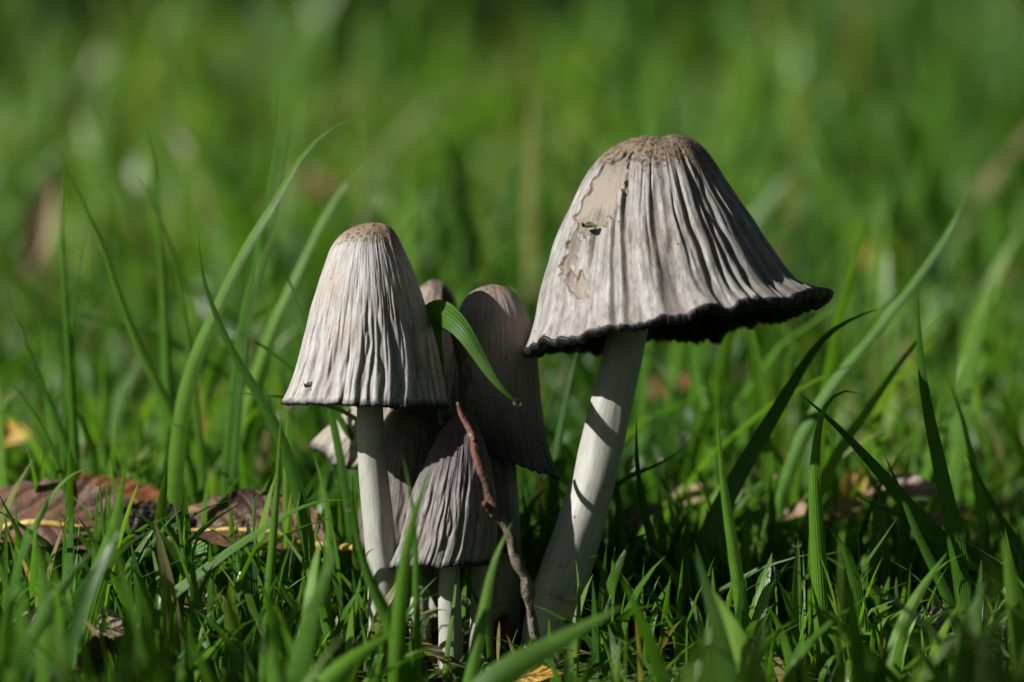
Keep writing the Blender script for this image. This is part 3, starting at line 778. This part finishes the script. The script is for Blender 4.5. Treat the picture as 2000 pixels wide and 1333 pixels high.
leaf('orange yellow leaf lying at the very front below the clump', 1020, 1328, -22, 16, 8, R(10), R(6), R(30), .3, 'leaf_yellow', seed=11)
leaf('blackened leaf lying right of the thick stem foot', 1375, 1170, 18, 17, 9, R(10), R(0), R(25), .5, 'leaf_black', seed=12)
leaf('blackened wet leaf in the lower right grass', 1890, 1240, 2, 22, 13, R(-10), R(0), R(40), .4, 'leaf_black', seed=13)
leaf('yellow leaf blurred in the grass at the left edge', 18, 862, 95, 14, 9, R(-30), R(10), R(45), .4, 'leaf_yellow', seed=14)
tan_spots = [
 ('tan dead leaf standing on end behind the broad dark curving blade', 1500, 965, 60, 12, 6, 80, 70, 'leaf_tan'),
 ('pale pink dead leaf behind the drooping dark blade', 1770, 965, 50, 18, 9, -20, 0, 'leaf_pink'),
 ('narrow tan dead leaf upright near the long sweeping blade', 1735, 680, 190, 22, 7, 70, 75, 'leaf_tan'),
 ('creamy leaf scrap lying near the fine level blade at right', 1650, 1000, 55, 10, 6, 30, 20, 'leaf_tan'),
 ('brown leaf scrap low behind the largest mushroom stem', 1360, 975, 62, 12, 7, -10, 10, 'leaf_tan'),
 ('yellow tan leaf blurred beyond the rim of the largest cap', 1700, 515, 420, 26, 16, 20, 20, 'leaf_yellow'),
 ('rust leaf blurred at the right edge beyond the grass', 1960, 570, 380, 40, 22, 10, 20, 'leaf_rust'),
 ('tan leaf blurred far up the bank at the upper right', 1830, 120, 1250, 60, 26, -20, 10, 'leaf_tan'),
 ('pale curled leaf blurred up the bank near the right edge', 1935, 205, 1000, 40, 26, 40, 10, 'leaf_pink'),
 ('brown leaf blurred beyond the crown of the largest cap', 1400, 200, 1050, 50, 30, 0, 10, 'leaf_rust'),
 ('red brown leaf blurred behind the tall pale cap', 600, 385, 520, 34, 20, -10, 20, 'leaf_rust'),
 ('brown leaf blurred at the upper left of the bank', 30, 140, 1250, 60, 30, 10, 10, 'leaf_rust'),
 ('dull purple leaf blurred high on the bank at left', 385, 195, 1050, 30, 20, 20, 10, 'leaf_brown'),
 ('tan stalk like leaf blurred at far left', 75, 440, 330, 34, 9, 70, 60, 'leaf_tan'),
 ('short creamy scrap beside a tan leaf behind the broad dark blade', 1448, 950, 70, 12, 6, 40, 30, 'leaf_tan'),
 ('straw coloured scrap low behind the bowing green blade', 1560, 1005, 48, 11, 5, -25, 15, 'leaf_tan'),
 ('pale yellow scrap between the bowing blade and the pink leaf', 1665, 950, 66, 12, 6, 60, 45, 'leaf_yellow'),
 ('tan scrap low behind the sharp dark upright blade', 1850, 1010, 44, 10, 5, 10, 20, 'leaf_tan'),
 ('rosy scrap low behind the slender dark blade by the thick stem', 1265, 1010, 52, 10, 6, 20, 25, 'leaf_pink'),
 ('rusty leaf blurred low behind the thick stem', 1310, 760, 170, 14, 9, 10, 20, 'leaf_rust'),
]
for i, (lab, px, py, dep, ln, wd, yw, tl, mt) in enumerate(tan_spots):
    leaf(lab, px, py, dep, ln, wd, R(yw), R(tl), R(35), .4, mt, seed=20 + i)

# ------------------------------------------------------------------ lawn
def lawn():
    B = []      # x, y, height, width, lean, lean dir, facing, rnd, stiffness
    def scatter(n, y0, y1, hw, h, w, dens_noise=.5, keep=None):
        y = RNG.uniform(y0, y1, n * 2)
        half = hw(y)
        x = RNG.uniform(-1, 1, n * 2) * half
        wgt = half / half.max()
        d = .45 + .9 * vnoise(x * 16 + 60, y * 16 + 60) * dens_noise + .7 * vnoise(x * 50 + 60, y * 50 + 20) * dens_noise
        ok = RNG.random(n * 2) < wgt * np.clip(d + .35, 0, 1)
        x, y = x[ok], y[ok]
        for sx, sy, sr in STEMS:
            k = np.hypot(x - sx, y - sy) > sr; x, y = x[k], y[k]
        if keep is not None:
            k = keep(x, y); x, y = x[k], y[k]
        m = len(x)
        tall = .6 + .75 * (.5 + .5 * vnoise(x * 14 + 11, y * 14 + 3))
        hh = h[0] + (h[1] - h[0]) * RNG.beta(1.6, 2.6, m)
        px = 1000 + x / ((D + y) / D * 1e-4)                 # trodden short where the clump stands
        hh = hh * (1 - .5 * smooth(720, 790, px) * smooth(1130, 1040, px) * smooth(.02, .0, y) * smooth(-.3, -.1, y))
        rn = np.clip(RNG.normal(.48, .22, m) + .34 * vnoise(x * 9 + 30, y * 9 + 77), .0, .94)
        dead = RNG.random(m) < .035; rn[dead] = RNG.uniform(.95, 1, dead.sum())
        B.append(np.c_[x, y, hh * tall, RNG.uniform(*w, m), np.abs(RNG.normal(.35, .35, m)), RNG.uniform(0, 2 * np.pi, m), RNG.uniform(0, np.pi, m), rn])
    wide = lambda y: .16 + .22 * np.clip(y + .655, 0, 9)
    # in front of the clump: short, so that the stems show
    scatter(2600, -.20, -.018, wide, (.008, .030), (.0012, .0034))
    def aside(x, y):
        px = 1000 + x / ((D + y) / D * 1e-4)
        return (px < 600) | (px > 1290)
    scatter(420, -.19, -.05, wide, (.022, .052), (.0026, .0052), keep=aside)
    scatter(900, -.42, -.20, wide, (.010, .026), (.0016, .0040))
    scatter(3000, -.018, .06, wide, (.010, .040), (.0011, .0030))
    scatter(5500, .06, .35, wide, (.012, .050), (.0014, .0038))
    scatter(11000, .35, 1.0, wide, (.014, .050), (.0018, .0048))
    scatter(17000, 1.0, 2.6, lambda y: .2 + .26 * (y + .655), (.014, .048), (.0024, .0060))
    # longer looser blades standing out of the turf
    scatter(150, .05, .16, wide, (.045, .085), (.0022, .0042), 1.2)
    scatter(420, .16, .45, wide, (.050, .095), (.0026, .0052), 1.2)
    scatter(900, .45, 1.3, wide, (.055, .105), (.0032, .0066), 1.2)
    scatter(9000, 2.6, 4.4, lambda y: .2 + .3 * (y + .655), (.02, .06), (.003, .006))
    b = np.vstack(B)
    N = len(b); K = 6
    x, y, h, w, lean, ld, fc, rn = b.T
    z = ground_z(x, y) - .002
    t = np.array([0, .22, .45, .68, .87, 1.0])
    curve = RNG.uniform(1.4, 2.6, N)
    off = (h * lean)[:, None] * t[None] ** curve[:, None]
    up = h[:, None] * (t[None] - .33 * np.clip(lean, 0, 1.4)[:, None] * t[None] ** 2.4)
    cx = x[:, None] + np.cos(ld)[:, None] * off; cy = y[:, None] + np.sin(ld)[:, None] * off; cz = z[:, None] + up
    tw = fc[:, None] + RNG.normal(0, .5, N)[:, None] * t[None]
    prof = np.array([.7, 1, 1, .82, .45, .03])
    wx = np.cos(tw) * np.minimum(w, h * .10)[:, None] / 2 * prof; wy = np.sin(tw) * np.minimum(w, h * .10)[:, None] / 2 * prof
    L = np.stack([cx - wx, cy - wy, cz], -1); M_ = np.stack([cx - wy * .25, cy + wx * .25, cz - 0 * wx], -1); R_ = np.stack([cx + wx, cy + wy, cz], -1)
    v = np.stack([L, M_, R_], 2).reshape(-1, 3)              # N, K, 3
    f = []
    base = (np.arange(N) * K * 3)[:, None]
    for i in range(K - 1):
        for j in range(2):
            q = np.array([i * 3 + j, i * 3 + j + 1, (i + 1) * 3 + j + 1, (i + 1) * 3 + j])
            f.append(base + q[None])
    f = np.concatenate(f, 0)
    o = mesh_obj('lawn_grass', v, f, MAT['grass'], attrs=dict(rnd=np.repeat(rn, K * 3), t=np.tile(np.repeat(t, 3), N), across=np.tile([0, .5, 1.0], N * K)))
    tag(o, 'green lawn grass covering the bank all around the mushrooms', 'grass', kind='stuff')
lawn()

def small_leaves():
    """low weeds and moss-like leaflets between the blades"""
    n = 9000
    y = RNG.uniform(-.2, 2.4, n) ** 1.0; x = RNG.uniform(-1, 1, n) * (.16 + .24 * (y + .655))
    patch = vnoise(x * 12 + 90, y * 12 + 14) > -.15
    x, y = x[patch], y[patch]; n = len(x)
    z = ground_z(x, y) + RNG.uniform(.001, .012, n)
    r = RNG.uniform(.0014, .0040, n) * (1 + .4 * np.clip(y, 0, 2))
    yaw = RNG.uniform(0, 6.28, n); tx = RNG.normal(0, .5, n); ty = RNG.normal(-.25, .5, n)
    k = 8; a = np.linspace(0, 2 * np.pi, k, endpoint=False)
    lx = np.cos(a)[None] * r[:, None] * 1.25; ly = np.sin(a)[None] * r[:, None] * .8
    X = lx * np.cos(yaw)[:, None] - ly * np.sin(yaw)[:, None]; Y = lx * np.sin(yaw)[:, None] + ly * np.cos(yaw)[:, None]
    Z = X * tx[:, None] + Y * ty[:, None] + (lx ** 2 / r[:, None]) * .15
    ring = np.stack([x[:, None] + X, y[:, None] + Y, z[:, None] + Z], -1)
    cen = np.stack([x, y, z - r * .12], -1)[:, None]
    v = np.concatenate([cen, ring], 1).reshape(-1, 3)
    b = (np.arange(n) * (k + 1))[:, None]
    f = np.concatenate([b + np.array([0, 1 + i, 1 + (i + 1) % k])[None] for i in range(k)], 0)
    rn = np.clip(RNG.normal(.55, .2, n), 0, .92)
    o = mesh_obj('ground_cover', v, f, MAT['grass'], attrs=dict(rnd=np.repeat(rn, k + 1), t=np.full(n * (k + 1), .6), across=np.full(n * (k + 1), .4)))
    tag(o, 'tiny round green weed leaves low between the grass blades', 'weeds', kind='stuff')
small_leaves()

def thatch():
    """dead straw lying at the foot of the grass"""
    n = 5000
    y = RNG.uniform(-.2, 2.2, n); x = RNG.uniform(-1, 1, n) * (.16 + .24 * (y + .655))
    ln = RNG.uniform(.008, .03, n); w = RNG.uniform(.0004, .0014, n); a = RNG.uniform(0, 6.28, n); p = RNG.normal(0, .25, n)
    z = ground_z(x, y) + RNG.uniform(.001, .007, n)
    dx, dy, dz = np.cos(a) * ln / 2, np.sin(a) * ln / 2, p * ln / 2
    sx, sy = -np.sin(a) * w, np.cos(a) * w
    c = np.stack([x, y, z], -1)
    d = np.stack([dx, dy, dz], -1); s = np.stack([sx, sy, 0 * sx], -1)
    v = np.stack([c - d - s, c - d + s, c + s + np.array([0, 0, .0008]), c - s + np.array([0, 0, .0008]), c + d - s * .3, c + d + s * .3], 1).reshape(-1, 3)
    b = (np.arange(n) * 6)[:, None]
    f = np.concatenate([b + np.array([0, 1, 2, 3])[None], b + np.array([3, 2, 5, 4])[None]], 0)
    o = mesh_obj('dead_straw', v, f, MAT['grass'], attrs=dict(rnd=np.repeat(RNG.uniform(.95, 1, n), 6), t=np.full(n * 6, .7), across=np.full(n * 6, .4)))
    tag(o, 'dead tan straw lying on the soil under the grass', 'straw', kind='stuff')
thatch()

# ------------------------------------------------------------------ unseen trees and shrubs added to shut out sky and shade the bank
def foliage_material():
    k = NT('added_foliage')
    r = k.attr('rnd')
    col = k.ramp(r, [(0.0, (.012, .028, .006)), (.6, (.025, .055, .012)), (1.0, (.05, .085, .018))])
    p = k.principled(col, .6, .3)
    tr = k.n('ShaderNodeBsdfTranslucent'); k.l(col, tr.inputs[0])
    mx = k.n('ShaderNodeMixShader', i_0=.2); k.l(p, mx.inputs[1]); k.l(tr.outputs[0], mx.inputs[2])
    return k.finish(mx.outputs[0])
MAT['foliage'] = foliage_material()
MAT['trunk'] = plain('tree_trunk_bark', (.10, .08, .06), .9, .2)

def tree_meshes(seed, n=5200):
    rg = np.random.default_rng(seed)
    # trunk with limbs
    V, F = [], []
    def limb(p0, p1, r0, r1, bend):
        m, k = 8, 10
        t = np.linspace(0, 1, m)
        c = p0 + (p1 - p0) * t[:, None] + bend * (t * (1 - t))[:, None]
        th = np.linspace(0, 2 * math.pi, k, endpoint=False)
        r = r0 + (r1 - r0) * t
        ax = (p1 - p0) / np.linalg.norm(p1 - p0); a = np.cross(ax, [.3, 1, .2]); a /= np.linalg.norm(a); b = np.cross(ax, a)
        v = c[:, None] + (a * np.cos(th)[:, None] + b * np.sin(th)[:, None])[None] * r[:, None, None]
        off = sum(len(x) for x in V); V.append(v.reshape(-1, 3)); F.append(grid_faces(m, k, True) + off)
    limb(np.array([0, 0, -.4]), np.array([.2, -.1, 9.0]), .34, .10, np.array([.3, .2, 0]))
    tips = []
    for i in range(9):
        a = i * 2.4 + rg.uniform(-.4, .4); h = rg.uniform(2.6, 7.5); l = rg.uniform(1.8, 3.4)
        p0 = np.array([.1, 0, h]); p1 = p0 + np.array([math.cos(a) * l, math.sin(a) * l, rg.uniform(.6, 2.0)])
        limb(p0, p1, .10, .03, np.array([0, 0, -.4])); tips.append(p1)
    tv, tf = np.vstack(V), np.vstack(F)
    # crown: clumps of leaf sprays round the limb ends and the leader
    cen = np.array(tips + [np.array([rg.normal(0, 1.3), rg.normal(0, 1.3), rg.uniform(4.0, 11.5)]) for _ in range(26)])
    idx = rg.integers(0, len(cen), n)
    d = rg.normal(0, 1, (n, 3)); d /= np.linalg.norm(d, axis=1, keepdims=True)
    c = cen[idx] + d * (rg.random(n) ** .5)[:, None] * np.array([1.35, 1.35, 1.0])
    c[:, 2] = np.maximum(c[:, 2], 1.2)
    u = rg.normal(0, 1, (n, 3)); u /= np.linalg.norm(u, axis=1, keepdims=True)
    w = np.cross(u, rg.normal(0, 1, (n, 3))); w /= np.linalg.norm(w, axis=1, keepdims=True)
    sz = rg.uniform(.12, .30, n)[:, None]
    v = np.stack([c - u * sz, c + w * sz * .45, c + u * sz, c - w * sz * .45], 1).reshape(-1, 3)
    f = np.arange(n * 4).reshape(-1, 4)
    return (tv, tf), (v, f, np.repeat(rg.random(n), 4))
(tv, tf), (cv, cf, cr) = tree_meshes(5)
t0 = empty('tree', (0, 0, 0))
tr0 = mesh_obj('trunk', tv, tf, MAT['trunk'], t0)
cr0 = mesh_obj('crown', cv, cf, MAT['foliage'], t0, smooth_shade=False, attrs=dict(rnd=cr))
tag(t0, 'unseen tall leafy tree added round the lawn to shut out sky', 'tree', 'unseen trees added round the lawn')
ring = []
for az in (-54, -22, 8, 40, 72, 100, 128, 156, 176, 196):      # degrees clockwise from the view direction; the sun comes from -110
    ring.append((az, 5.4 if 0 < az < 140 else 7.0))
for az in (-38, -6, 25, 55, 86, 114, 145, 170, 198):
    ring.append((az, random.uniform(10.5, 12.5)))
for i, (az, rd) in enumerate(ring):
    a = math.radians(az)
    x, y = math.sin(a) * rd, math.cos(a) * rd
    if i == 0: r_, trk, crn = t0, tr0, cr0
    else:
        r_ = t0.copy(); COL.objects.link(r_)
        for ch in (tr0, cr0):
            c_ = ch.copy(); COL.objects.link(c_); c_.parent = r_
    r_.location = (x, y, float(ground_z(x, y)))
    r_.rotation_euler = (0, 0, random.uniform(0, 6.28))
    k_ = 1.5 if rd < 6 else 1.15
    r_.scale = (k_, k_, k_ * random.uniform(.95, 1.15))

def shrub(label, x, y, rx, height, n, leafsize, seed, low=.1):  # out of view, added to cast shade on the grass
    rg = np.random.default_rng(seed)
    gz = float(ground_z(x, y))
    root = empty('shrub', (x, y, gz)); tag(root, label, 'shrub', 'unseen shrubs added for shade')
    bpy.context.view_layer.update()
    V, F, cen = [], [], []
    for i in range(14):
        a = i * 2.4; rr = rx * rg.uniform(.15, .85); top = np.array([x + math.cos(a) * rr, y + math.sin(a) * rr, gz + height * rg.uniform(.45, .92)])
        p0 = np.array([x + math.cos(a) * .04, y + math.sin(a) * .04, gz - .03])
        t = np.linspace(0, 1, 8); c = p0 + (top - p0) * t[:, None]; c[:, 2] += height * .15 * t * (1 - t)
        th = np.linspace(0, 2 * math.pi, 6, endpoint=False); r = .012 * (1 - .8 * t) * height
        v = c[:, None] + np.stack([np.cos(th), np.sin(th), 0 * th], -1)[None] * r[:, None, None]
        F.append(grid_faces(8, 6, True) + sum(len(q) for q in V)); V.append(v.reshape(-1, 3))
        cen += [c[k] for k in (3, 4, 5, 6, 7, 7)]
    mesh_obj('stems', np.vstack(V), np.vstack(F), MAT['trunk'], root)
    cen = np.array(cen); idx = rg.integers(0, len(cen), n)
    c = cen[idx] + rg.normal(0, rx * .16, (n, 3))
    k = (c[:, 2] > gz + low) & (np.hypot(c[:, 0] - x, c[:, 1] - y) < rx); c = c[k]; n = len(c)
    u = rg.normal(0, 1, (n, 3)); u /= np.linalg.norm(u, axis=1, keepdims=True)
    w = np.cross(u, rg.normal(0, 1, (n, 3))); w /= np.linalg.norm(w, axis=1, keepdims=True)
    sz = rg.uniform(.6, 1.2, n)[:, None] * leafsize
    v = np.stack([c - u * sz, c + w * sz * .5, c + u * sz, c - w * sz * .5], 1).reshape(-1, 3)
    mesh_obj('foliage', v, np.arange(n * 4).reshape(-1, 4), MAT['foliage'], root, smooth_shade=False, attrs=dict(rnd=np.repeat(rg.random(n), 4)))
shrub('broad leafy shrub added out of view left of the bank to shade the far grass', -2.72, .60, 1.0, 1.82, 3000, .07, 3)
shrub('thin leafy shrub added out of view left of the mushrooms to dapple the near grass', -1.15, -.655, .21, 1.55, 2300, .024, 4)
